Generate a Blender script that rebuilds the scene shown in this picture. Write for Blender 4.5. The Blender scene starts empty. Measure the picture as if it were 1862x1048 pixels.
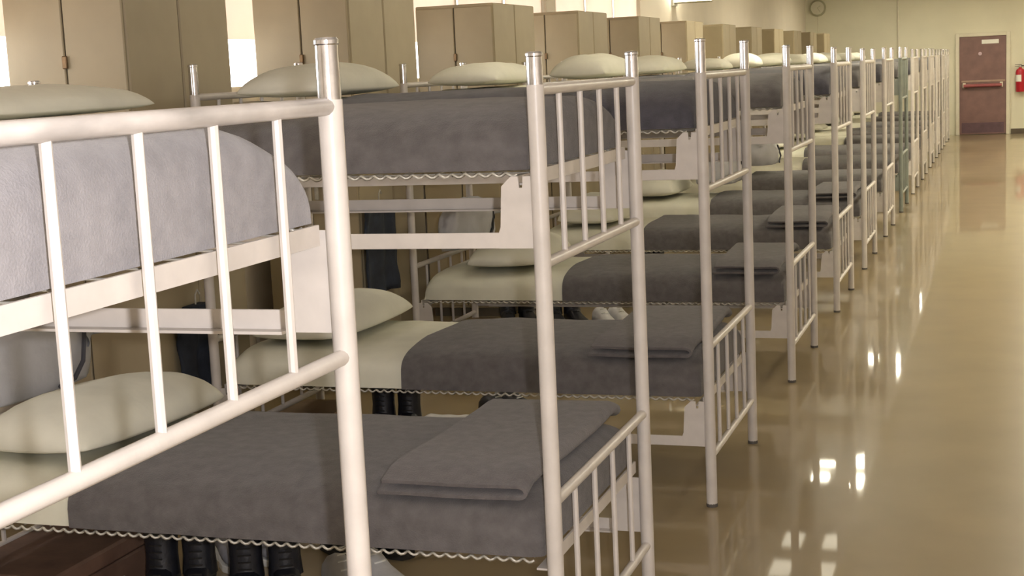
import bpy, bmesh, math, random
from mathutils import Vector, Matrix, noise

random.seed(7)
scene = bpy.context.scene
COL = scene.collection
PI = math.pi

# ------------------------------------------------------------------ camera
CAM = Vector((0.0, 0.0, 1.6365))
R3 = Vector((0.94823861, 0.31429629, -0.04540248))
U3 = Vector((-0.00287811, 0.15147344, 0.98845714))
F3 = Vector((-0.31754568, 0.93716255, -0.14453754))
cam_data = bpy.data.cameras.new('camera')
cam_data.sensor_width = 36.0
cam_data.lens = 36.0 * 2677.2 / 1862.0
cam_data.clip_start = 0.05
cam = bpy.data.objects.new('camera', cam_data)
COL.objects.link(cam)
cam.matrix_world = Matrix(((R3.x, U3.x, -F3.x, CAM.x), (R3.y, U3.y, -F3.y, CAM.y),
                           (R3.z, U3.z, -F3.z, CAM.z), (0, 0, 0, 1)))
scene.camera = cam

# ------------------------------------------------------------------ world, flash, exposure
world = bpy.data.worlds.new('world')
scene.world = world
world.use_nodes = True
world.node_tree.nodes['Background'].inputs[0].default_value = (0.75, 0.85, 1.0, 1)
world.node_tree.nodes['Background'].inputs[1].default_value = 1.0

flash = bpy.data.lights.new('camera_flash', 'POINT')       # the flash of the camera that took the picture
flash.energy = 240
flash.color = (1.0, 0.955, 0.975)
flash.shadow_soft_size = 0.018
fo = bpy.data.objects.new('camera_flash', flash)
COL.objects.link(fo)
fo.location = CAM + R3 * 0.085 + U3 * 0.03

LAMP_STRENGTH = 62.0
PANE_STRENGTH = 5.0
scene.view_settings.view_transform = 'Standard'
scene.view_settings.look = 'None'
scene.view_settings.gamma = 1.0
scene.view_settings.use_curve_mapping = False
scene.view_settings.exposure = 0.0

# ------------------------------------------------------------------ materials
MATS = {}


def mat(name, col, rough=0.6, metal=0.0, var=0.0, vscale=8.0, bump=0.0, bscale=60.0, spec=0.5,
        emit=None, estr=0.0, coat=0.0, col2=None, stretch=None, sheen=0.0):
    m = bpy.data.materials.new(name)
    m.use_nodes = True
    nt = m.node_tree
    b = nt.nodes['Principled BSDF']
    b.inputs['Base Color'].default_value = (*col, 1)
    b.inputs['Roughness'].default_value = rough
    b.inputs['Metallic'].default_value = metal
    b.inputs['Specular IOR Level'].default_value = spec
    b.inputs['Coat Weight'].default_value = coat
    b.inputs['Coat Roughness'].default_value = 0.035
    b.inputs['Sheen Weight'].default_value = sheen
    if emit:
        b.inputs['Emission Color'].default_value = (*emit, 1)
        b.inputs['Emission Strength'].default_value = estr
    if var > 0 or bump > 0 or col2:
        tc = nt.nodes.new('ShaderNodeTexCoord')
        mp = nt.nodes.new('ShaderNodeMapping')
        nt.links.new(tc.outputs['Object'], mp.inputs['Vector'])
        if stretch:
            mp.inputs['Scale'].default_value = stretch
    if var > 0 or col2:
        n = nt.nodes.new('ShaderNodeTexNoise')
        n.inputs['Scale'].default_value = vscale
        n.inputs['Detail'].default_value = 5
        nt.links.new(mp.outputs[0], n.inputs['Vector'])
        r = nt.nodes.new('ShaderNodeValToRGB')
        lo = tuple(max(0, c * (1 - var)) for c in col)
        hi = col2 if col2 else tuple(min(1, c * (1 + var)) for c in col)
        r.color_ramp.elements[0].position = 0.32
        r.color_ramp.elements[1].position = 0.68
        r.color_ramp.elements[0].color = (*lo, 1)
        r.color_ramp.elements[1].color = (*hi, 1)
        nt.links.new(n.outputs['Fac'], r.inputs[0])
        nt.links.new(r.outputs[0], b.inputs['Base Color'])
    if bump > 0:
        n2 = nt.nodes.new('ShaderNodeTexNoise')
        n2.inputs['Scale'].default_value = bscale
        n2.inputs['Detail'].default_value = 4
        nt.links.new(mp.outputs[0], n2.inputs['Vector'])
        bp = nt.nodes.new('ShaderNodeBump')
        bp.inputs['Strength'].default_value = bump
        bp.inputs['Distance'].default_value = 0.01
        nt.links.new(n2.outputs['Fac'], bp.inputs['Height'])
        nt.links.new(bp.outputs[0], b.inputs['Normal'])
    MATS[name] = m
    return m


PAINT = mat('bed_paint', (0.60, 0.56, 0.52), 0.38, var=0.06, vscale=14, bump=0.05, bscale=40)
WORN = mat('worn_bed_paint', (0.60, 0.56, 0.53), 0.32, var=0.42, vscale=16, stretch=(1, 0.35, 1), col2=(0.66, 0.62, 0.59))
PAINTG = mat('bed_paint_green', (0.24, 0.27, 0.24), 0.4, var=0.12, vscale=10)
CHROME = mat('chrome', (0.72, 0.72, 0.76), 0.13, metal=1.0, var=0.12, vscale=40)
STEEL = mat('spring_steel', (0.50, 0.48, 0.42), 0.4, metal=0.3, var=0.15, vscale=30)
RUBBER = mat('rubber', (0.10, 0.09, 0.08), 0.7, var=0.1)
WOOL = mat('wool_blanket', (0.124, 0.115, 0.114), 0.95, var=0.16, vscale=26, bump=0.35, bscale=240, spec=0.15, sheen=0.2)
WOOLD = mat('wool_blanket_dark', (0.084, 0.082, 0.098), 0.95, var=0.18, vscale=22, bump=0.35, bscale=240, spec=0.15, sheen=0.2)
WOOLL = mat('wool_blanket_light', (0.27, 0.26, 0.27), 0.95, var=0.10, vscale=26, bump=0.3, bscale=240, spec=0.15, sheen=0.2)
WOOLF = mat('wool_blanket_folded', (0.135, 0.124, 0.124), 0.95, var=0.14, vscale=30, bump=0.35, bscale=240, spec=0.15, sheen=0.2)
SHEET = mat('cotton_sheet', (0.72, 0.71, 0.59), 0.9, var=0.05, vscale=9, bump=0.15, bscale=22, spec=0.2)
PILLOW = mat('pillow_cotton', (0.71, 0.70, 0.60), 0.9, var=0.06, vscale=7, bump=0.2, bscale=14, spec=0.2)
TICK = mat('mattress_ticking', (0.48, 0.46, 0.42), 0.9, var=0.1, vscale=12, bump=0.1)
LOCK = mat('locker_enamel', (0.345, 0.285, 0.180), 0.5, var=0.05, vscale=5, bump=0.03, bscale=30)
LOCKD = mat('locker_gap', (0.10, 0.085, 0.06), 0.8, var=0.1)
LOCKB = mat('brass_lock', (0.16, 0.10, 0.05), 0.4, metal=0.7, var=0.15, vscale=40)
FLOOR = mat('polished_floor', (0.300, 0.232, 0.130), 0.30, var=0.07, vscale=3.0, spec=0.35, coat=0.55)
WALLB = mat('end_wall_paint', (0.70, 0.67, 0.53), 0.75, var=0.03, vscale=2, bump=0.03, bscale=50)
WALLL = mat('window_wall_paint', (0.74, 0.68, 0.58), 0.75, var=0.03, vscale=2, bump=0.03, bscale=50)
CEIL = mat('ceiling_paint', (0.78, 0.75, 0.68), 0.85, var=0.03, vscale=2)
BASE = mat('baseboard_brown', (0.10, 0.075, 0.05), 0.5, var=0.15, vscale=6)
DOORM = mat('maroon_door', (0.19, 0.105, 0.095), 0.45, var=0.12, vscale=6, bump=0.03)
DFRAME = mat('door_frame_cream', (0.66, 0.62, 0.50), 0.5, var=0.04)
WHITE = mat('white_plastic', (0.80, 0.80, 0.74), 0.4, var=0.03)
REDM = mat('extinguisher_red', (0.45, 0.015, 0.03), 0.3, var=0.1)
BLACKM = mat('black_rubber', (0.012, 0.012, 0.014), 0.5, var=0.2)
BOOT = mat('boot_leather', (0.014, 0.015, 0.020), 0.42, var=0.35, vscale=18, bump=0.15, bscale=60)
SOLE = mat('boot_sole', (0.02, 0.018, 0.016), 0.8, var=0.2)
SNEAK = mat('white_canvas', (0.58, 0.57, 0.56), 0.8, var=0.1, vscale=20, bump=0.1)
SNEAKG = mat('grey_canvas', (0.30, 0.30, 0.32), 0.8, var=0.2, vscale=20, bump=0.1)
FOOTL = mat('footlocker_brown', (0.15, 0.085, 0.06), 0.6, var=0.22, vscale=9, bump=0.08)
CARD = mat('cardboard', (0.30, 0.21, 0.12), 0.85, var=0.12, vscale=9)
NAVY = mat('navy_cloth', (0.020, 0.026, 0.040), 0.9, var=0.35, vscale=12, bump=0.3, bscale=30)
BAGM = mat('laundry_cotton', (0.46, 0.46, 0.48), 0.9, var=0.08, vscale=8, bump=0.3, bscale=18)
CORD = mat('dark_cord', (0.05, 0.05, 0.06), 0.8, var=0.2)
OLIVE = mat('clock_rim', (0.40, 0.38, 0.25), 0.5, var=0.1)
CFACE = mat('clock_face', (0.66, 0.63, 0.50), 0.4, var=0.03)
WFRAME = mat('window_frame_paint', (0.66, 0.60, 0.50), 0.5, var=0.05)
PANE = mat('daylit_frosted_glass', (0.8, 0.8, 0.8), 0.3, emit=(1.0, 0.97, 0.94), estr=PANE_STRENGTH, var=0.02)
LAMPM = mat('lamp_diffuser', (0.8, 0.8, 0.75), 0.4, emit=(1.0, 0.92, 0.72), estr=LAMP_STRENGTH, var=0.02)
LAMPDIM = mat('lamp_diffuser_dim', (0.8, 0.8, 0.75), 0.4, emit=(1.0, 0.92, 0.72), estr=LAMP_STRENGTH * 0.25, var=0.02)
LAMPFAINT = mat('lamp_diffuser_faint', (0.8, 0.8, 0.75), 0.4, emit=(1.0, 0.92, 0.72), estr=LAMP_STRENGTH * 0.06, var=0.02)
LAMPOFF = mat('lamp_diffuser_off', (0.6, 0.6, 0.55), 0.4, var=0.03)
# roller blind: cloth that lets the daylight behind it through
BLIND = mat('blind_cloth', (0.82, 0.74, 0.68), 0.9, var=0.03, vscale=5)
_nt = BLIND.node_tree
_tr = _nt.nodes.new('ShaderNodeBsdfTranslucent')
_tr.inputs[0].default_value = (0.85, 0.76, 0.70, 1)
_mx = _nt.nodes.new('ShaderNodeMixShader')
_mx.inputs[0].default_value = 0.35
_nt.links.new(_nt.nodes['Principled BSDF'].outputs[0], _mx.inputs[1])
_nt.links.new(_tr.outputs[0], _mx.inputs[2])
_nt.links.new(_mx.outputs[0], _nt.nodes['Material Output'].inputs[0])


# ------------------------------------------------------------------ helpers
def link(name, me, m=None, parent=None, loc=(0, 0, 0), rot=(0, 0, 0), smooth=False):
    if m is not None and not me.materials:
        me.materials.append(m)
    o = bpy.data.objects.new(name, me)
    COL.objects.link(o)
    o.location = loc
    o.rotation_euler = rot
    if parent is not None:
        o.parent = parent
    return o


def empty(name, loc=(0, 0, 0), rz=0.0):
    o = bpy.data.objects.new(name, None)
    COL.objects.link(o)
    o.location = loc
    o.rotation_euler = (0, 0, rz)
    o.empty_display_size = 0.1
    return o


def tag(o, label, cat, group=None, kind=None):
    o['label'] = label
    o['category'] = cat
    if group:
        o['group'] = group
    if kind:
        o['kind'] = kind
    return o


def struct(o, label, cat):
    o['kind'] = 'structure'
    o['label'] = label
    o['category'] = cat
    return o


def mesh_from(bm, name='mesh', smooth=False, angle=None):
    bmesh.ops.recalc_face_normals(bm, faces=bm.faces)
    if smooth:
        for f in bm.faces:
            f.smooth = True
        if angle is not None:
            for e in bm.edges:
                if len(e.link_faces) == 2 and e.calc_face_angle() > angle:
                    e.smooth = False
    me = bpy.data.meshes.new(name)
    bm.to_mesh(me)
    bm.free()
    return me


def add_box(bm, lo, hi, bevel=0.0, seg=1):
    r = bmesh.ops.create_cube(bm, size=1.0)
    vs = r['verts']
    for v in vs:
        v.co = Vector([lo[i] + (v.co[i] + 0.5) * (hi[i] - lo[i]) for i in range(3)])
    if bevel > 0:
        es = list({e for v in vs for e in v.link_edges})
        bmesh.ops.bevel(bm, geom=es, offset=bevel, segments=seg, affect='EDGES', profile=0.5)


def box_mesh(lo, hi, bevel=0.0, seg=1):
    bm = bmesh.new()
    add_box(bm, lo, hi, bevel, seg)
    return mesh_from(bm)


def add_tube(bm, pts, rad, n=10, cap=True):
    """tube through a list of points; rad is a number or a list"""
    pts = [Vector(p) for p in pts]
    rads = rad if isinstance(rad, (list, tuple)) else [rad] * len(pts)
    rings = []
    up = None
    for i, p in enumerate(pts):
        d = (pts[min(i + 1, len(pts) - 1)] - pts[max(i - 1, 0)]).normalized()
        if up is None:
            a = Vector((0, 0, 1)) if abs(d.z) < 0.9 else Vector((1, 0, 0))
            up = (a - d * a.dot(d)).normalized()
        else:
            up = (up - d * up.dot(d)).normalized()
        s = d.cross(up)
        rings.append([bm.verts.new(p + (up * math.cos(2 * PI * k / n) + s * math.sin(2 * PI * k / n)) * rads[i])
                      for k in range(n)])
    for a, b in zip(rings, rings[1:]):
        for k in range(n):
            bm.faces.new((a[k], a[(k + 1) % n], b[(k + 1) % n], b[k]))
    if cap:
        bm.faces.new(rings[0][::-1])
        bm.faces.new(rings[-1])


def tube_mesh(pts, rad, n=10, cap=True):
    bm = bmesh.new()
    add_tube(bm, pts, rad, n, cap)
    return mesh_from(bm, smooth=True, angle=0.7)


def lathe_mesh(prof, n=20):
    """profile of (radius, z) turned about z"""
    bm = bmesh.new()
    rings = []
    for r, z in prof:
        if r < 1e-5:
            rings.append([bm.verts.new((0, 0, z))])
        else:
            rings.append([bm.verts.new((r * math.cos(2 * PI * k / n), r * math.sin(2 * PI * k / n), z)) for k in range(n)])
    for a, b in zip(rings, rings[1:]):
        for k in range(n):
            q = [a[k % len(a)], a[(k + 1) % len(a)], b[(k + 1) % len(b)], b[k % len(b)]]
            q = list(dict.fromkeys(q))
            if len(q) > 2:
                bm.faces.new(q)
    return mesh_from(bm, smooth=True, angle=0.6)


def prism_mesh(poly, axis, a, b, bevel=0.0):
    """poly in the two other axes, pushed along axis from a to b"""
    bm = bmesh.new()
    i = 'xyz'.index(axis)

    def P(u, w, t):
        c = [u, w]
        c.insert(i, t)
        return Vector(c)
    A = [bm.verts.new(P(u, w, a)) for u, w in poly]
    B = [bm.verts.new(P(u, w, b)) for u, w in poly]
    n = len(poly)
    bm.faces.new(A)
    bm.faces.new(B[::-1])
    for k in range(n):
        bm.faces.new((A[k], A[(k + 1) % n], B[(k + 1) % n], B[k]))
    if bevel:
        bmesh.ops.bevel(bm, geom=list(bm.edges), offset=bevel, segments=1, affect='EDGES')
    return mesh_from(bm)


def shell(bm, thick):
    """give an open surface a thickness, inwards from its normals"""
    bm.normal_update()
    outer = list(bm.faces)
    rim = [e for e in bm.edges if len(e.link_faces) == 1]
    rim = [(e, e.link_faces[0]) for e in rim]
    inner = {v: bm.verts.new(v.co - v.normal * thick) for v in list(bm.verts)}
    for f in outer:
        bm.faces.new([inner[v] for v in reversed(f.verts)])
    for e, f in rim:
        a, b = e.verts
        try:
            bm.faces.new((a, b, inner[b], inner[a]))
        except ValueError:
            pass


def pad_mesh(x_head, x_foot, a, b, n=3.0, r=0.07, q=0.62, seed=0, amp=0.006, thick=0.0, closed=False, nx=36, nt=26,
             head_round=False, foot_open=False):
    """bedding laid along x (head at x_head < x_foot), half width a, height b above z=0, domed cross-section
    (superellipse exponent n), rounded over at the foot; a shell when thick > 0, a solid when closed."""
    bm = bmesh.new()
    off = Vector((seed * 7.31, seed * 3.17, seed * 1.7))

    def ring(x, sz, sy, flat=False):
        out = []
        for k in range(nt + 1):
            t = -1 + 2 * k / nt
            ang = PI * (k / nt)
            cy = -math.cos(ang)
            cz = math.sin(ang)
            e = 2.0 / n
            y = math.copysign(abs(cy) ** e, cy) * a * sy
            z = (abs(cz) ** e) * b * sz
            nv = noise.noise(Vector((x * 3.2, y * 4.0, z * 6)) + off)
            nv2 = noise.noise(Vector((x * 9, y * 11, z * 14)) + off)
            dz = (nv * amp * 1.6 + nv2 * amp * 0.5) * min(1, z / (b * 0.4))
            dy = (nv2 * amp * 0.8) * (1 if abs(t) > 0.6 else 0.2)
            if flat:
                z = 0
                dz = 0
            out.append(bm.verts.new((x, y + dy, z + dz)))
        return out
    rings = []
    if head_round:
        rings.append(ring(x_head, 1, 1, True))
        for k in range(0, 5):
            an = PI / 2 * (1 - k / 4)
            rings.append(ring(x_head + r * (1 - math.cos(PI / 2 * k / 4)), 1 - (1 - q) * (1 - math.sin(PI / 2 * k / 4)), 1 - 0.03 * (1 - k / 4)))
        xs = x_head + r
    else:
        xs = x_head
    for i in range(nx + 1):
        x = xs + (x_foot - r - xs) * i / nx
        if head_round and i == 0:
            continue
        rings.append(ring(x, 1, 1))
    for k in range(1, 1 if foot_open else 7):
        an = PI / 2 * k / 6
        rings.append(ring(x_foot - r + r * math.sin(an), 1 - (1 - q) * (1 - math.cos(an)), 1 - 0.04 * (1 - math.cos(an))))
    if not foot_open:
        rings.append(ring(x_foot, 1, 0.96, True))
    for A, B in zip(rings, rings[1:]):
        for k in range(nt):
            bm.faces.new((A[k], A[k + 1], B[k + 1], B[k]))
    if closed:
        bot = [v[0] for v in rings], [v[-1] for v in rings]
        for i in range(len(rings) - 1):
            bm.faces.new((rings[i][0], rings[i + 1][0], rings[i + 1][-1], rings[i][-1]))
        if not head_round:
            bm.faces.new(rings[0])
    bmesh.ops.remove_doubles(bm, verts=bm.verts, dist=0.0004)
    if not closed and thick > 0:
        bmesh.ops.recalc_face_normals(bm, faces=bm.faces)
        up = sum((f.normal.z for f in bm.faces))
        if up < 0:
            bmesh.ops.reverse_faces(bm, faces=bm.faces)
        shell(bm, thick)
    return mesh_from(bm, smooth=True, angle=1.1)


def pillow_mesh(lx, ly, h, seed=0, n=24):
    """pillow: rounded rectangle plan, thick in the middle, pinched towards the seam"""
    bm = bmesh.new()
    off = Vector((seed * 5.3, 2.2 * seed, seed))
    top, bot = [], []
    for i in range(n + 1):
        rt, rb = [], []
        for j in range(n + 1):
            u = -1 + 2 * i / n
            v = -1 + 2 * j / n
            su = math.sin(u * PI / 2)
            sv = math.sin(v * PI / 2)
            # rounded corners
            x = su * math.sqrt(1 - 0.16 * sv * sv) * lx / 2
            y = sv * math.sqrt(1 - 0.12 * su * su) * ly / 2
            prof = max(0.0, (1 - abs(su) ** 2.6)) ** 0.42 * max(0.0, (1 - abs(sv) ** 3.0)) ** 0.40
            w = noise.noise(Vector((x * 5, y * 5, 0)) + off) * 0.10 + noise.noise(Vector((x * 12, y * 12, 3)) + off) * 0.05
            z = h * prof * (1 + w)
            rt.append(bm.verts.new((x, y, h * 0.2 + z * 0.8)))
            rb.append(bm.verts.new((x, y, h * 0.2 - z * 0.2)))
        top.append(rt)
        bot.append(rb)
    for i in range(n):
        for j in range(n):
            bm.faces.new((top[i][j], top[i + 1][j], top[i + 1][j + 1], top[i][j + 1]))
            bm.faces.new((bot[i][j], bot[i][j + 1], bot[i + 1][j + 1], bot[i + 1][j]))
    bmesh.ops.remove_doubles(bm, verts=bm.verts, dist=0.0006)
    return mesh_from(bm, smooth=True)


ORD = ['first', 'second', 'third', 'fourth', 'fifth', 'sixth', 'seventh', 'eighth', 'ninth', 'tenth',
       'eleventh', 'twelfth', 'thirteenth', 'fourteenth']

# ------------------------------------------------------------------ the room
XL, XR, YF, YB, ZC = -3.87, 2.6, -2.2, 30.81, 3.0
struct(link('floor', box_mesh((XL - .2, YF - .2, -0.12), (XR + .2, YB + .2, 0)), FLOOR),
       'tan polished floor shining along the aisle', 'floor')
struct(link('ceiling', box_mesh((XL - .2, YF - .2, ZC), (XR + .2, YB + .2, ZC + .12)), CEIL), 'off-white flat ceiling', 'ceiling')
struct(link('wall_back', box_mesh((XL - .2, YB, 0), (XR + .2, YB + .2, ZC)), WALLB), 'cream end wall with the maroon door', 'wall')
struct(link('wall_right', box_mesh((XR, YF, 0), (XR + .2, YB, ZC)), WALLL), 'cream long wall across the aisle', 'wall')
struct(link('wall_front', box_mesh((XL - .2, YF - .2, 0), (XR + .2, YF, ZC)), WALLL), 'cream wall behind the viewpoint', 'wall')

# left wall with window openings
WZ0, WZ1 = 1.58, 2.74
WINS = [(2.15, 5.45), (5.75, 9.05), (9.42, 12.72), (13.02, 16.32)]
bm = bmesh.new()
add_box(bm, (XL - .2, YF, 0), (XL, YB, WZ0))
add_box(bm, (XL - .2, YF, WZ1), (XL, YB, ZC))
prev = YF
for y0, y1 in WINS + [(YB, YB)]:
    add_box(bm, (XL - .2, prev, WZ0), (XL, y0, WZ1))
    prev = y1
struct(link('wall_left', mesh_from(bm), WALLL), 'pinkish cream wall behind the lockers, with windows', 'wall')

for wi, (y0, y1) in enumerate(WINS):
    w = empty('window_%d' % (wi + 1), (XL - .08, (y0 + y1) / 2, WZ0))
    struct(w, 'bright daylit window in the wall, %s in line behind the lockers' % ORD[wi], 'window')
    hw = (y1 - y0) / 2
    hh = WZ1 - WZ0
    bm = bmesh.new()
    add_box(bm, (-.04, -hw, 0), (.04, hw, .05))
    add_box(bm, (-.04, -hw, hh - .05), (.04, hw, hh))
    for yy in (-hw, -hw / 3, hw / 3, hw):
        yy0 = min(max(yy - .03, -hw), hw - .06)
        add_box(bm, (-.04, yy0, .05), (.04, yy0 + .06, hh - .05))
    link('window_frame', mesh_from(bm), WFRAME, w)
    for k in range(3):
        a = -hw + k * 2 * hw / 3 + .04
        link('pane', box_mesh((-.008, a, .05), (.008, a + 2 * hw / 3 - .08, hh - .05)), PANE, w)
    link('window_sill', box_mesh((.02, -hw - .03, -.03), (.13, hw + .03, .0)), WFRAME, w)
    for k in range(3):
        a = -hw + k * 2 * hw / 3 + .045
        link('roller_blind', box_mesh((.045, a, .30), (.05, a + 2 * hw / 3 - .09, hh - .06)), BLIND, w)

# end wall: baseboard, conduit, door
struct(link('baseboard_back', box_mesh((0.10, YB - .02, 0.0), (XR, YB, .10)), BASE), 'dark brown baseboard beside the maroon door', 'baseboard')
struct(link('trim_1', tube_mesh([(-2.04, YB - .02, 0), (-2.04, YB - .02, ZC)], .02, 8), DFRAME), 'thin painted conduit running up the end wall', 'conduit')
D = empty('door_1', (-0.43, YB, 0))
struct(D, 'maroon exit door with a horizontal push bar in the end wall', 'door')
link('door_leaf', box_mesh((-.44, -.035, .01), (.44, -.005, 1.93), .004), DOORM, D)
for sx in (-1, 1):
    link('door_jamb', box_mesh((sx * .475 - .035, -.06, 0), (sx * .475 + .035, 0, 2.0), .004), DFRAME, D)
link('door_head', box_mesh((-.44, -.06, 1.93), (.44, 0, 2.0), .004), DFRAME, D)
pb = link('push_bar', tube_mesh([(-.36, -.105, .97), (.36, -.105, .97)], .032, 12), mat('push_bar_red', (0.30, 0.08, 0.085), 0.35, var=0.1), D)
for sx in (-1, 1):
    link('push_bar_bracket', box_mesh((sx * .35 - .03, -.10, .93), (sx * .35 + .03, -.035, 1.03), .008), DFRAME, pb)
link('rail_strip', box_mesh((-.40, -.045, 1.04), (.42, -.035, 1.075)), mat('rail_strip_pale', (0.36, 0.25, 0.19), 0.5, var=0.1), D)
link('sign_plate', box_mesh((-.02, -.042, 1.78), (.30, -.035, 1.86), .002), WHITE, D)
link('door_viewer', lathe_mesh([(0, 0), (.032, 0), (.036, .006), (.03, .014), (0, .016)], 16), mat('viewer_pink', (0.55, 0.40, 0.45), 0.3, var=0.05), D,
     (-.05, -.035, 1.59), (PI / 2, 0, 0))
link('kick_plate', box_mesh((-.40, -.039, .04), (.40, -.035, .24)), mat('kick_plate_dark', (0.11, 0.06, 0.075), 0.5, var=0.15), D)

# wall clock
ck = empty('wall_clock', (-3.62, YB - .002, 2.655))
tag(ck, 'small round wall clock with a pale face high on the end wall', 'clock')
link('clock_case', lathe_mesh([(0, 0), (.165, 0), (.17, .02), (.165, .055), (.14, .06), (.135, .045), (0, .045)], 32), OLIVE, ck, (0, 0, 0), (PI / 2, 0, 0))
link('clock_face', lathe_mesh([(0, .046), (.133, .046), (.133, .05), (0, .05)], 32), CFACE, ck, (0, 0, 0), (PI / 2, 0, 0))
for ang, ln in ((0.9, .07), (2.6, .10)):
    link('clock_hand', box_mesh((-.004, -.056, -.012), (.004, -.052, ln)), OLIVE, ck, (0, 0, 0), (0, ang, 0))
link('clock_cord', tube_mesh([(0, -.012, -.16), (.004, -.010, -.5), (0, -.010, -.9)], .007, 6), DFRAME, ck)

# fire extinguisher on the end wall
fx = empty('fire_extinguisher', (0.27, YB - .10, .82))
tag(fx, 'red fire extinguisher hanging on the end wall beside the door', 'fire extinguisher')
link('cylinder', lathe_mesh([(0, 0), (.075, 0), (.085, .015), (.085, .38), (.07, .43), (.03, .455), (.03, .475), (0, .475)], 24), REDM, fx)
link('valve', lathe_mesh([(0, .47), (.022, .47), (.022, .52), (0, .52)], 12), STEEL, fx)
bm = bmesh.new()
add_box(bm, (-.10, -.012, .52), (.03, .012, .53))
add_box(bm, (-.10, -.010, .49), (.0, .010, .498))
link('squeeze_handle', mesh_from(bm), BLACKM, fx)
link('hose', tube_mesh([(.02, 0, .50), (.08, -.02, .50), (.115, -.03, .40), (.112, -.03, .2), (.105, -.03, .1)], .011, 8), BLACKM, fx)
link('label_patch', prism_mesh([(.087 * math.cos(a), .087 * math.sin(a)) for a in [PI + PI * k / 8 * .6 - .1 for k in range(9)]] +
                               [(.084 * math.cos(a), .084 * math.sin(a)) for a in [PI + PI * k / 8 * .6 - .1 for k in range(8, -1, -1)]], 'z', .20, .33), WHITE, fx)
link('wall_bracket', box_mesh((-.03, .08, .25), (.03, .10, .42)), STEEL, fx)


# ------------------------------------------------------------------ ceiling lights and wall lamp
def ceiling_light(x, y, idx, dm, state, row):
    t = empty('ceiling_light', (x, y, ZC))
    tag(t, 'four-panel ceiling light%s, %s along the ceiling row above the %s' % (state, ORD[idx], row), 'ceiling light', 'rows of ceiling lights')
    bm = bmesh.new()
    add_box(bm, (-.32, -.72, -.05), (.32, .72, 0), .006)
    link('housing', mesh_from(bm), WHITE, t)
    for sx in (-1, 1):
        for sy in (-1, 1):
            link('diffuser', box_mesh((sx * .19 - .09, sy * .42 - .2, -.062), (sx * .19 + .09, sy * .42 + .2, -.05), .003), dm, t)
    bm = bmesh.new()
    add_box(bm, (-.03, -.70, -.075), (.03, .70, -.05))
    link('spine', mesh_from(bm), WHITE, t)


for i, y in enumerate((1.6, 4.55, 7.5, 10.45, 13.4, 16.35, 19.3, 22.25, 25.2, 28.15)):
    off = i in (0, 1, 6, 8)
    dim = i in (2, 3, 4)
    ceiling_light(-1.74, y, i, LAMPOFF if off else ((LAMPFAINT if i == 4 else LAMPDIM) if dim else LAMPM), ', switched off' if off else (', dim' if dim else ', lit'), 'beds')
    ceiling_light(1.0, y, i, LAMPOFF if i < 2 else (LAMPDIM if i == 2 else LAMPM), ', switched off' if i < 2 else (', dim' if i == 2 else ', lit'), 'aisle, unseen and added')  # unseen second row, added to brighten the floor and end wall

wl = empty('wall_lamp', (XL, 18.0, 2.385))
tag(wl, 'bright box lamp on a bracket, high on the wall above the lockers', 'wall lamp')
link('back_plate', box_mesh((0, -.03, -.03), (.03, .21, .19), .005), WHITE, wl)
link('lamp_cover', box_mesh((.03, 0, .012), (.46, .18, .15), .02, 2), LAMPDIM, wl)
link('bottom_rim', box_mesh((.03, -.006, 0), (.466, .186, .014), .003), OLIVE, wl)

# ------------------------------------------------------------------ lockers: back-to-back pairs against the left wall
LW, LD, LH = .55, .44, 2.10
LOCK_BODY = box_mesh((-LW / 2, 0, .06), (LW / 2, LD, LH), .006)
LOCK_PLINTH = box_mesh((-LW / 2 + .02, .02, 0), (LW / 2 - .02, LD - .02, .06))
LOCK_DOOR = box_mesh((.004, -.016, .08), (LW / 2 - .006, -.001, LH - .02), .004)
LOCK_DOOR_L = box_mesh((-LW / 2 + .006, -.016, .08), (-.004, -.001, LH - .02), .004)
HASP = box_mesh((-.009, -.030, 1.73), (.012, -.016, 1.78), .003)
HANDLE = box_mesh((.03, -.038, 1.02), (.05, -.016, 1.16), .005)
SEAM = box_mesh((-.006, -.004, .08), (.006, .0, LH - .02))
LOCK_Y = [4.96, 7.02, 9.30, 11.36, 13.40, 15.57, 17.70, 19.80, 21.90, 24.0, 26.1, 28.2]


def locker(x, y, rz, label):
    t = empty('wall_locker', (x, y, 0), rz)
    tag(t, label, 'locker', 'beige lockers along the wall')
    link('body', LOCK_BODY, LOCK, t)
    link('plinth', LOCK_PLINTH, LOCKD, t)
    link('door_gap', SEAM, LOCKD, t)
    d = link('door', LOCK_DOOR, LOCK, t)
    link('handle', HANDLE, STEEL, d)
    d2 = link('door', LOCK_DOOR_L, LOCK, t)
    link('hasp_lock', HASP, LOCKB, d2)
    return t


LX = -3.2 - LW / 2
for i, y in enumerate(LOCK_Y):
    k = .88 if i == 0 else 1.0
    a = locker(LX, y + .018, 0, 'tall beige steel locker, doors to the camera, in the %s pair along the wall' % ORD[i])
    b = locker(LX, y + .018 + (2 * LD + .012) * k, PI, 'tall beige steel locker, doors facing away, in the %s pair along the wall' % ORD[i])
    a.scale.y = b.scale.y = k

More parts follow.
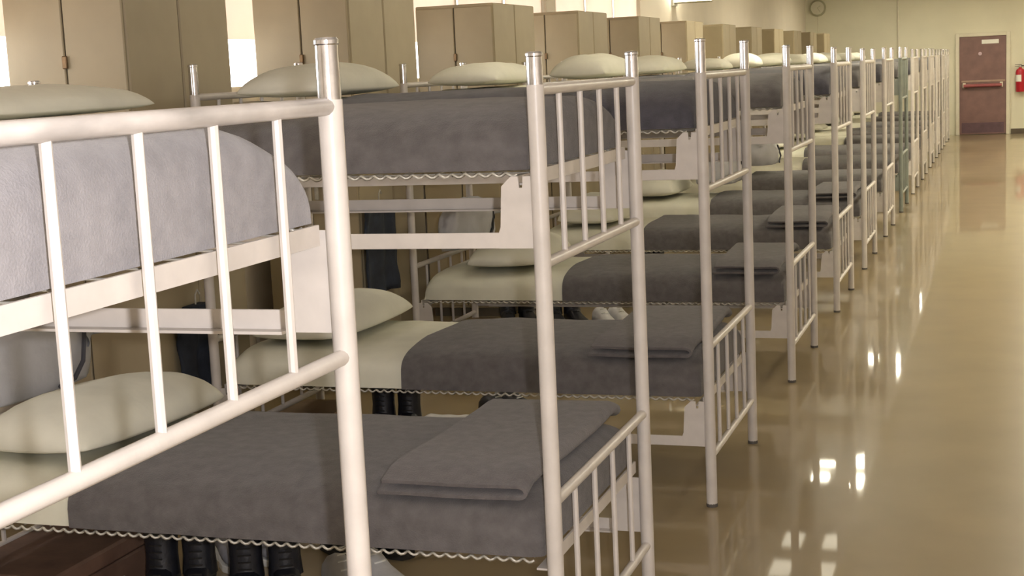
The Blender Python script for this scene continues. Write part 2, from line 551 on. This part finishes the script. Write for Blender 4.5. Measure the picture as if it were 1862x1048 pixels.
# ------------------------------------------------------------------ bunk beds
L, W = 2.06, .945
XF = -1.036
XC = XF - L / 2
BED_Y = [1.239, 3.292, 5.271, 7.466, 9.62, 11.62, 13.75, 15.9, 18.0, 20.1, 22.2, 24.3, 26.4, 28.5]
CAP_H = [1.706, 1.683, 1.728, 1.712, 1.706, 1.70, 1.71, 1.715, 1.70, 1.705, 1.71, 1.70, 1.705, 1.70]
DZ = -0.995
SAG = {1: .045}          # lower deck of the second bed hangs higher
POST = tube_mesh([(0, 0, .010), (0, 0, .6), (0, 0, 1.2), (0, 0, 1.607)], .0205, 14)
GLIDE = lathe_mesh([(0, 0), (.021, 0), (.022, .006), (.0208, .013), (0, .013)], 12)
CAPS = {}


def cap_mesh(h):
    if h not in CAPS:
        CAPS[h] = lathe_mesh([(.0195, 1.607), (.0195, 1.62), (.0188, h - .012), (.0205, h - .010), (.0205, h - .004), (.017, h), (0, h + .001)], 16)
    return CAPS[h]


RAIL_T = tube_mesh([(0, -W / 2, 0), (0, W / 2, 0)], .0145, 12)
RAIL_B = tube_mesh([(0, -W / 2, 0), (0, W / 2, 0)], .0135, 12)
ROD = tube_mesh([(0, 0, 1.185), (0, 0, 1.596)], .0078, 8)
bm = bmesh.new()
add_box(bm, (-.003, -W / 2 + .022, 1.372), (.003, W / 2 - .022, 1.406))
add_box(bm, (-.030, -W / 2 + .022, 1.372), (-.003, W / 2 - .022, 1.377))
DECK_END = mesh_from(bm)
bm = bmesh.new()
add_box(bm, (-L / 2 + .10, -.0025, 1.224), (L / 2 - .10, .0025, 1.262), .001)
add_box(bm, (-L / 2 + .10, -.028, 1.224), (L / 2 - .10, -.0025, 1.229))
SIDE_RAIL = mesh_from(bm)
PLATE = prism_mesh([(-.018, 1.224), (-.105, 1.224), (-.105, 1.262), (-.100, 1.275), (-.094, 1.372), (-.070, 1.395), (-.052, 1.395),
                    (-.050, 1.368), (-.042, 1.368), (-.040, 1.395), (-.018, 1.395)], 'y', -.003, .003)


def spring_mesh():
    bm = bmesh.new()
    z = 1.397
    for k in range(9):
        y = -.38 + k * .76 / 8
        add_tube(bm, [(-L / 2 + .05, y, z), (L / 2 - .05, y, z)], .002, 4, False)
    for k in range(24):
        x = -L / 2 + .07 + k * (L - .14) / 23
        add_tube(bm, [(x, -.42, z - .003), (x, .42, z - .003)], .002, 4, False)
    for s in (-1, 1):        # coils along both edges, the bead-like line under the mattress
        pts = []
        turns = 57
        x0, x1 = -L / 2 + .06, L / 2 - .06
        for k in range(turns * 6 + 1):
            a = k / 6 * 2 * PI
            pts.append((x0 + (x1 - x0) * k / (turns * 6), s * (W / 2 - .012) + .0042 * math.cos(a), 1.3985 + .0042 * math.sin(a)))
        add_tube(bm, pts, .0042, 4, False)
    return mesh_from(bm, smooth=True)


SPRING = spring_mesh()


def bunk_bed(i):
    y0 = BED_Y[i]
    t = empty('bunk_bed', (XC, y0 + W / 2, 0))
    how = {0: 'white steel bunk bed at the near end, first in the row',
           1: 'white steel bunk bed, second in the row, folded blanket on its lower bunk',
           7: 'green-grey steel bunk bed, eighth in the row'}
    tag(t, how.get(i, 'white steel bunk bed with barred ends, %s in the row along the aisle' % ORD[i]), 'bunk bed', 'row of bunk beds')
    P = PAINTG if i == 7 else None
    def L_(name, me, m, parent, loc=(0, 0, 0), rot=(0, 0, 0)):
        o = link(name, me, m, parent, loc, rot)
        if P and m is PAINT:
            o.material_slots[0].link = 'OBJECT'
            o.material_slots[0].material = P
        return o
    for sx in (1, -1):
        for sy in (-1, 1):
            p = L_('post', POST, PAINT, t, (sx * L / 2, sy * W / 2, 0))
            link('chrome_cap', cap_mesh(CAP_H[i]), CHROME, p)
            link('foot_glide', GLIDE, RUBBER, p)
    for lvl, dz in ((0, 0.0), (1, DZ)):
        for sx in (1, -1):
            tr = L_('top_rail', RAIL_T, PAINT, t, (sx * L / 2, 0, 1.596 + dz))
            if i == 0 and lvl == 0 and sx == 1:        # scuffed rail
                tr.material_slots[0].link = 'OBJECT'
                tr.material_slots[0].material = WORN
            L_('bottom_rail', RAIL_B, PAINT, t, (sx * L / 2, 0, 1.185 + dz))
            for k in range(4):
                L_('rod', ROD, PAINT, t, (sx * L / 2, -W / 2 + W * (k + 1) / 5, dz))
            L_('deck_rail', DECK_END, PAINT, t, (sx * (L / 2 - .026), 0, dz + lvl * SAG.get(i, 0)), (0, 0, 0 if sx > 0 else PI))
            for sy in (-1, 1):
                pl = L_('corner_plate', PLATE, PAINT, t, (sx * L / 2, sy * W / 2, dz), (0, 0, 0 if sx > 0 else PI))
        for sy in (-1, 1):
            L_('side_rail', SIDE_RAIL, PAINT, t, (0, sy * W / 2, dz), (0, 0, 0 if sy > 0 else PI))
        s = link('link_spring', SPRING, STEEL, t, (0, 0, dz + lvl * SAG.get(i, 0)))
        s['kind'] = 'stuff'
    return t


# bedding (local x: 0 = bed centre, foot at +)
Z_UP = 1.409
BAGGED = (1, 3)              # lower bunks with a laundry bag propped at the head
TOP = {}


def bed_things(i):
    yc = BED_Y[i] + W / 2
    rnd = random.Random(100 + i)
    for lvl, dz, word in ((0, 0.0, 'upper'), (1, DZ + SAG.get(i, 0), 'lower')):
        z = Z_UP + dz
        on = 'on the %s bunk, %s bed in the row' % (word, ORD[i])
        if lvl == 0:
            xe = -2.50 + rnd.uniform(-.08, .08)
            nn, bb = (2.7, .176) if i == 0 else (3.0, {1: .158, 2: .166}.get(i, .164))
        else:
            xe = {1: -2.43, 2: -2.27, 3: -2.25}.get(i, -2.1 + rnd.uniform(-.3, .15))
            nn, bb = 4.2, .150 if i == 1 else .158
        aa = .466
        sd = i * 2 + lvl + 3
        am = .006 if i < 4 else .008
        nx, nt = (40, 28) if i < 5 else (18, 16)
        me = pad_mesh(-L / 2 + .062, L / 2 - .064, aa - .026, bb - .026, nn, .07, .64, sd, am, closed=True, head_round=True, nx=nx // 2, nt=nt)
        tag(link('mattress', me, TICK, None, (XC, yc, z)), 'thin mattress under the bedding ' + on, 'mattress', 'bunk mattresses')
        m = WOOLL if (i == 0 and lvl == 0) else (WOOL if (lvl == 1 or i == 1) else (WOOLD if (i + lvl) % 2 == 0 else WOOL))
        me = pad_mesh(xe - XC, L / 2 - .034, aa, bb, nn, .07, .64, sd, am, thick=.006, nx=nx, nt=nt)
        colw = 'light grey' if m is WOOLL else ('dark grey' if m is WOOLD else 'grey')
        tag(link('blanket', me, m, None, (XC, yc, z)), '%s wool blanket tucked in ' % colw + on, 'blanket', 'grey wool blankets')
        me = pad_mesh(-L / 2 + .046, xe - XC + .16, aa - .012, bb - .012, nn, .07, .64, sd, am, thick=.003, head_round=True, foot_open=True, nx=20, nt=nt)
        tag(link('bed_sheet', me, SHEET, None, (XC, yc, z)), 'white cotton sheet at the head ' + on, 'sheet', 'white bed sheets')
        px = -2.62 if (lvl == 1 and i in BAGGED) else -2.78 + rnd.uniform(-.03, .05)
        hgt = {(1, 0): .095, (2, 0): .135, (3, 0): .125, (4, 0): .165, (4, 1): .19, (5, 1): .2}.get((i, lvl), .13 + rnd.uniform(-.015, .03))
        pm = pillow_mesh(.44, .80 + rnd.uniform(-.05, .03), hgt, i * 2 + lvl, 20 if i < 6 else 12)
        zt = z + bb + .001
        TOP[i, lvl] = z + bb
        tag(link('pillow', pm, PILLOW, None, (px, yc + rnd.uniform(-.02, .02), zt), (rnd.uniform(-.01, .01), rnd.uniform(-.02, .01), rnd.uniform(-.06, .06))),
            'white pillow lying at the head ' + on, 'pillow', 'white pillows')


for i in range(len(BED_Y)):
    bunk_bed(i)
    bed_things(i)


# folded extra blankets at the foot of some lower bunks
def folded_blanket(x0, x1, yc, wy, z, label, seed, layers=2):
    pts = []
    h = .012
    for l in range(layers):
        zz = z + h / 2 + l * .021
        if l % 2 == 0:
            pts += [(x0 + (x1 - x0) * k / 8, zz) for k in range(9)]
            for k in range(1, 6):
                a = -PI / 2 + PI * k / 6
                pts.append((x1 + .0105 * 1.6 * math.cos(a), zz + .0105 + .0105 * math.sin(a)))
        else:
            pts += [(x1 - (x1 - x0 - .015) * k / 8, zz) for k in range(9)]
    bm = bmesh.new()
    rows = []
    ny = 14
    off = Vector((seed * 3.3, 0, 0))
    for j in range(ny + 1):
        y = -wy / 2 + wy * j / ny
        row = []
        for (x, zz) in pts:
            e = abs(y) / (wy / 2)
            dz = noise.noise(Vector((x * 6, y * 6, 0)) + off) * .004 - (.026 * max(0, e - .82) / .18 if e > .82 else 0)
            row.append(bm.verts.new((x - x1 + .01 * math.sin(y * 5 + seed), y, zz - z + dz)))
        rows.append(row)
    for a, b in zip(rows, rows[1:]):
        for k in range(len(pts) - 1):
            bm.faces.new((a[k], a[k + 1], b[k + 1], b[k]))
    bmesh.ops.recalc_face_normals(bm, faces=bm.faces)
    shell(bm, .010)
    o = link('folded_blanket', mesh_from(bm, smooth=True, angle=1.0), WOOLF, None, (x1, yc, z))
    tag(o, label, 'blanket', 'folded blankets at the foot of the bunks')


for i, xa in ((1, -1.50), (2, -1.50), (3, -1.45), (4, -1.5), (5, -1.45)):
    folded_blanket(xa, -1.125, BED_Y[i] + W / 2, .90, TOP[i, 1] + .014,
                   'grey folded blanket across the foot of the lower bunk, %s bed in the row' % ORD[i], i, 2)


# ------------------------------------------------------------------ laundry bags, hanging clothes
def blob_mesh(sx, sy, sz, seed, n=22, flat=.25, amp=.16):
    bm = bmesh.new()
    bmesh.ops.create_icosphere(bm, subdivisions=4, radius=1.0)
    off = Vector((seed * 2.7, seed, seed * .3))
    for v in bm.verts:
        d = v.co.normalized()
        k = 1 + amp * noise.noise(d * 1.6 + off) + amp * .5 * noise.noise(d * 4.2 + off)
        s = [math.copysign(abs(c) ** .8, c) for c in d]
        v.co = Vector((s[0] * sx / 2 * k, s[1] * sy / 2 * k, max(s[2] * sz / 2 * k, -sz * (.5 - flat))))
    return mesh_from(bm, smooth=True)


def laundry_bag(x, y, z, sx, sy, sz, label, seed, cord=True):
    t = empty('laundry_bag', (x, y, z))
    tag(t, label, 'laundry bag', 'stuffed laundry bags on the bunks')
    link('bag_body', blob_mesh(sx, sy, sz, seed), BAGM, t, (0, 0, sz * .25))
    link('bag_neck', lathe_mesh([(.05, 0), (.028, .03), (.03, .045), (.055, .09), (.045, .10), (0, .085)], 14), BAGM, t, (sx * .15, sy * .40, sz * .40), (-1.0, 0.5, 0))
    if cord:
        link('draw_cord', tube_mesh([(sx * .42, sy * .36, sz * .52), (sx * .52, sy * .28, sz * .2), (sx * .50, sy * .20, 0.02), (sx * .54, sy * .05, .01)], .008, 6), CORD, t)
    return t


laundry_bag(-2.955, 3.88, TOP[1, 1] + .09, .17, .60, .34, 'pale stuffed laundry bag propped at the head of the second bed', 3)
laundry_bag(-2.965, 8.00, TOP[3, 1] + .09, .16, .74, .36, 'large pale laundry bag propped at the head of the fourth bed', 5)
laundry_bag(-2.25, 12.1, TOP[5, 1] + .09, .36, .60, .32, 'pale laundry bag lying on the lower bunk of the sixth bed', 8)
laundry_bag(-2.25, 14.2, TOP[6, 1] + .09, .36, .60, .32, 'pale laundry bag lying on the lower bunk of the seventh bed', 11)


def hanging_cloth(x, y0, y1, z0, z1, label, seed, m=NAVY, depth=.05):
    """folded garment over a rail, hanging in folds"""
    bm = bmesh.new()
    ny, nz = 16, 14
    off = Vector((seed, seed * 2.1, 0))
    rows = []
    for j in range(nz + 1):
        v = j / nz
        z = z1 + (z0 - z1) * v
        row = []
        for k in range(ny + 1):
            u = k / ny
            taper = 1 - .12 * (1 - v) * abs(2 * u - 1)
            y = (y0 + y1) / 2 + (u - .5) * (y1 - y0) * taper
            dx = depth * .5 * math.sin(u * 15 + seed) * (.3 + .7 * v) + .02 * noise.noise(Vector((u * 4, v * 3, 0)) + off)
            zz = z + (.02 * noise.noise(Vector((u * 5, 9, 0)) + off) if j == nz else 0)
            row.append(bm.verts.new((dx, y - (y0 + y1) / 2, zz - z0)))
        rows.append(row)
    for a, b in zip(rows, rows[1:]):
        for k in range(ny):
            bm.faces.new((a[k], a[k + 1], b[k + 1], b[k]))
    bmesh.ops.recalc_face_normals(bm, faces=bm.faces)
    shell(bm, .012)
    t = empty('hanging_jacket', (x, (y0 + y1) / 2, z0))
    tag(t, label, 'jacket', 'dark clothes hanging at the heads of the beds')
    link('cloth', mesh_from(bm, smooth=True), m, t)
    link('hanger_hook', tube_mesh([(0, 0, z1 - z0 - .01), (0, 0, z1 - z0 + .05), (.0, .02, z1 - z0 + .07), (0, .035, z1 - z0 + .05)], .004, 6), STEEL, t)
    link('collar', box_mesh((-.03, -.07, z1 - z0 - .03), (.03, .07, z1 - z0 + .012), .01, 2), m, t)
    return t


hanging_cloth(-3.165, 6.98, 7.42, .50, .98, 'dark navy jacket hanging on the locker behind the fourth bed', 1.0, depth=.035)
hanging_cloth(-3.165, 5.12, 5.42, .38, .74, 'dark jacket hanging on the locker behind the third bed', 4.0, depth=.035)


# ------------------------------------------------------------------ things under the beds
def boot_meshes():
    # length along +x (toe), shaft at the heel
    secs = [(-.13, .040, .0, .10), (-.10, .046, .0, .12), (-.05, .046, .0, .12), (0, .044, .0, .095), (.05, .048, 0, .078), (.10, .050, 0, .066), (.14, .044, 0, .05), (.165, .022, .004, .03)]
    bm = bmesh.new()
    rings = []
    n = 12
    for x, w, zb, h in secs:
        r = []
        for k in range(n):
            a = 2 * PI * k / n
            y = w * math.copysign(abs(math.cos(a)) ** .8, math.cos(a))
            z = .025 + zb + h / 2 + h / 2 * math.copysign(abs(math.sin(a)) ** .8, math.sin(a))
            r.append(bm.verts.new((x, y, z)))
        rings.append(r)
    for a, b in zip(rings, rings[1:]):
        for k in range(n):
            bm.faces.new((a[k], a[(k + 1) % n], b[(k + 1) % n], b[k]))
    bm.faces.new(rings[0])
    bm.faces.new(rings[-1])
    upper = mesh_from(bm, smooth=True, angle=1.0)
    sole = prism_mesh([(-.138, -.042), (-.05, -.044), (.0, -.036), (.06, -.05), (.12, -.050), (.168, -.028), (.175, 0), (.168, .028), (.12, .050), (.06, .05), (0, .036), (-.05, .044), (-.138, .042)],
                      'z', 0, .026, .003)
    bm = bmesh.new()
    add_tube(bm, [(-.075, 0, .10), (-.080, 0, .16), (-.082, 0, .215), (-.085, 0, .235), (-.083, 0, .225), (-.08, 0, .14)], [.056, .051, .053, .056, .046, .042], 14)
    shaft = mesh_from(bm, smooth=True, angle=1.2)
    bm = bmesh.new()
    for k in range(5):
        z = .118 + k * .022
        x = -.020 - k * .002 if k else .0
        add_tube(bm, [(x, -.02, z), (x + .012, 0, z + .004), (x, .02, z)], .003, 5)
    laces = mesh_from(bm)
    return upper, sole, shaft, laces


BU, BS, BSH, BL = boot_meshes()


def boot(x, y, rz, label, m=BOOT, tall=True, z=0.0, grp='boots and shoes under the beds', tip=0.0):
    t = empty('boot' if tall else 'sneaker', (x, y, z), rz)
    t.rotation_euler = (tip, 0, rz)
    tag(t, label, 'boot' if tall else 'shoe', grp)

    def own(name, me, mm):
        o = link(name, me, BOOT, t)
        o.material_slots[0].link = 'OBJECT'
        o.material_slots[0].material = mm
        return o
    own('upper', BU, m)
    own('sole', BS, SOLE if tall else WHITE)
    own('laces', BL, SOLE if tall else WHITE)
    if tall:
        own('shaft', BSH, m)
    return t


def pair(x, y, rz, what, m=BOOT, tall=True, gap=.115):
    c, s = math.cos(rz), math.sin(rz)
    for k, w in ((-1, 'first'), (1, 'second')):
        boot(x - s * gap / 2 * k, y + c * gap / 2 * k, rz + k * .06, what + (', the one nearer the lockers' if k < 0 else ', the one nearer the aisle'), m, tall)


pair(-2.48, 3.88, -1.3, 'black boot under the head of the second bed', gap=.13)
pair(-2.18, 3.92, -1.1, 'black boot beside the grey shoes under the second bed', gap=.13)
pair(-2.12, 4.52, -.6, 'black boot beside the white shoes under the second bed', gap=.13)
pair(-1.92, 4.08, -.7, 'white canvas shoe under the second bed', SNEAK, False)
pair(-2.52, 4.40, -.8, 'grey canvas shoe under the second bed', SNEAKG, False)
pair(-2.63, 6.00, -1.4, 'black boot under the head of the third bed', gap=.13)
pair(-2.20, 6.40, -.5, 'dark low shoe under the third bed', BOOT, False)
pair(-2.95, 8.82, -1.1, 'black boot behind the head of the fourth bed', gap=.13)
pair(-2.64, 8.84, -1.0, 'black boot beside the light shoes by the fourth bed', gap=.13)
pair(-2.34, 8.86, -.9, 'light canvas shoe behind the fourth bed', SNEAK, False)
pair(-2.5, 10.9, -.6, 'black boot behind the fifth bed', gap=.13)
pair(-2.3, 12.95, -.6, 'black boot behind the sixth bed', gap=.13)


def footlocker(x, y, sx, sy, sz, rz, m, label):
    t = empty('footlocker', (x, y, 0), rz)
    tag(t, label, 'footlocker', 'storage boxes under the beds')
    link('trunk_body', box_mesh((-sx / 2, -sy / 2, 0), (sx / 2, sy / 2, sz * .72), .006), m, t)
    lid = link('trunk_lid', box_mesh((-sx / 2 - .004, -sy / 2 - .004, sz * .735), (sx / 2 + .004, sy / 2 + .004, sz), .008), m, t)
    link('latch', box_mesh((-.02, -sy / 2 - .012, sz * .62), (.02, -sy / 2 - .002, sz * .80), .002), STEEL, lid)
    for s in (-1, 1):
        link('corner_strip', box_mesh((s * (sx / 2 - .012) - .012, -sy / 2 - .006, 0), (s * (sx / 2 - .012) + .012, -sy / 2, sz * .72)), LOCKB, t)
    link('side_handle', tube_mesh([(sx / 2 + .002, -.06, sz * .45), (sx / 2 + .02, -.05, sz * .42), (sx / 2 + .02, .05, sz * .42), (sx / 2 + .002, .06, sz * .45)], .006, 6), STEEL, t)


footlocker(-2.85, 3.82, .36, .60, .22, 0.0, FOOTL, 'reddish brown trunk under the head of the second bed')
footlocker(-2.91, 5.70, .27, .52, .20, 0.0, CARD, 'tan storage trunk under the head of the third bed')
footlocker(-2.86, 7.9, .32, .52, .20, 0.0, CARD, 'tan storage trunk under the head of the fourth bed')

# towel lying on the floor under the third bed
bm = bmesh.new()
rows = []
for j in range(9):
    row = []
    for k in range(21):
        x = -.16 + .32 * k / 20
        y = -.05 + .10 * j / 8
        row.append(bm.verts.new((x, y + .01 * math.sin(x * 12), .012 + .008 * noise.noise(Vector((x * 14, y * 20, 0))))))
    rows.append(row)
for a, b in zip(rows, rows[1:]):
    for k in range(20):
        bm.faces.new((a[k], a[k + 1], b[k + 1], b[k]))
shell(bm, .008)
tag(link('towel', mesh_from(bm, smooth=True), SNEAK, None, (-2.50, 6.44, .002), (0, 0, -.15)), 'narrow white towel lying on the floor under the third bed', 'towel')
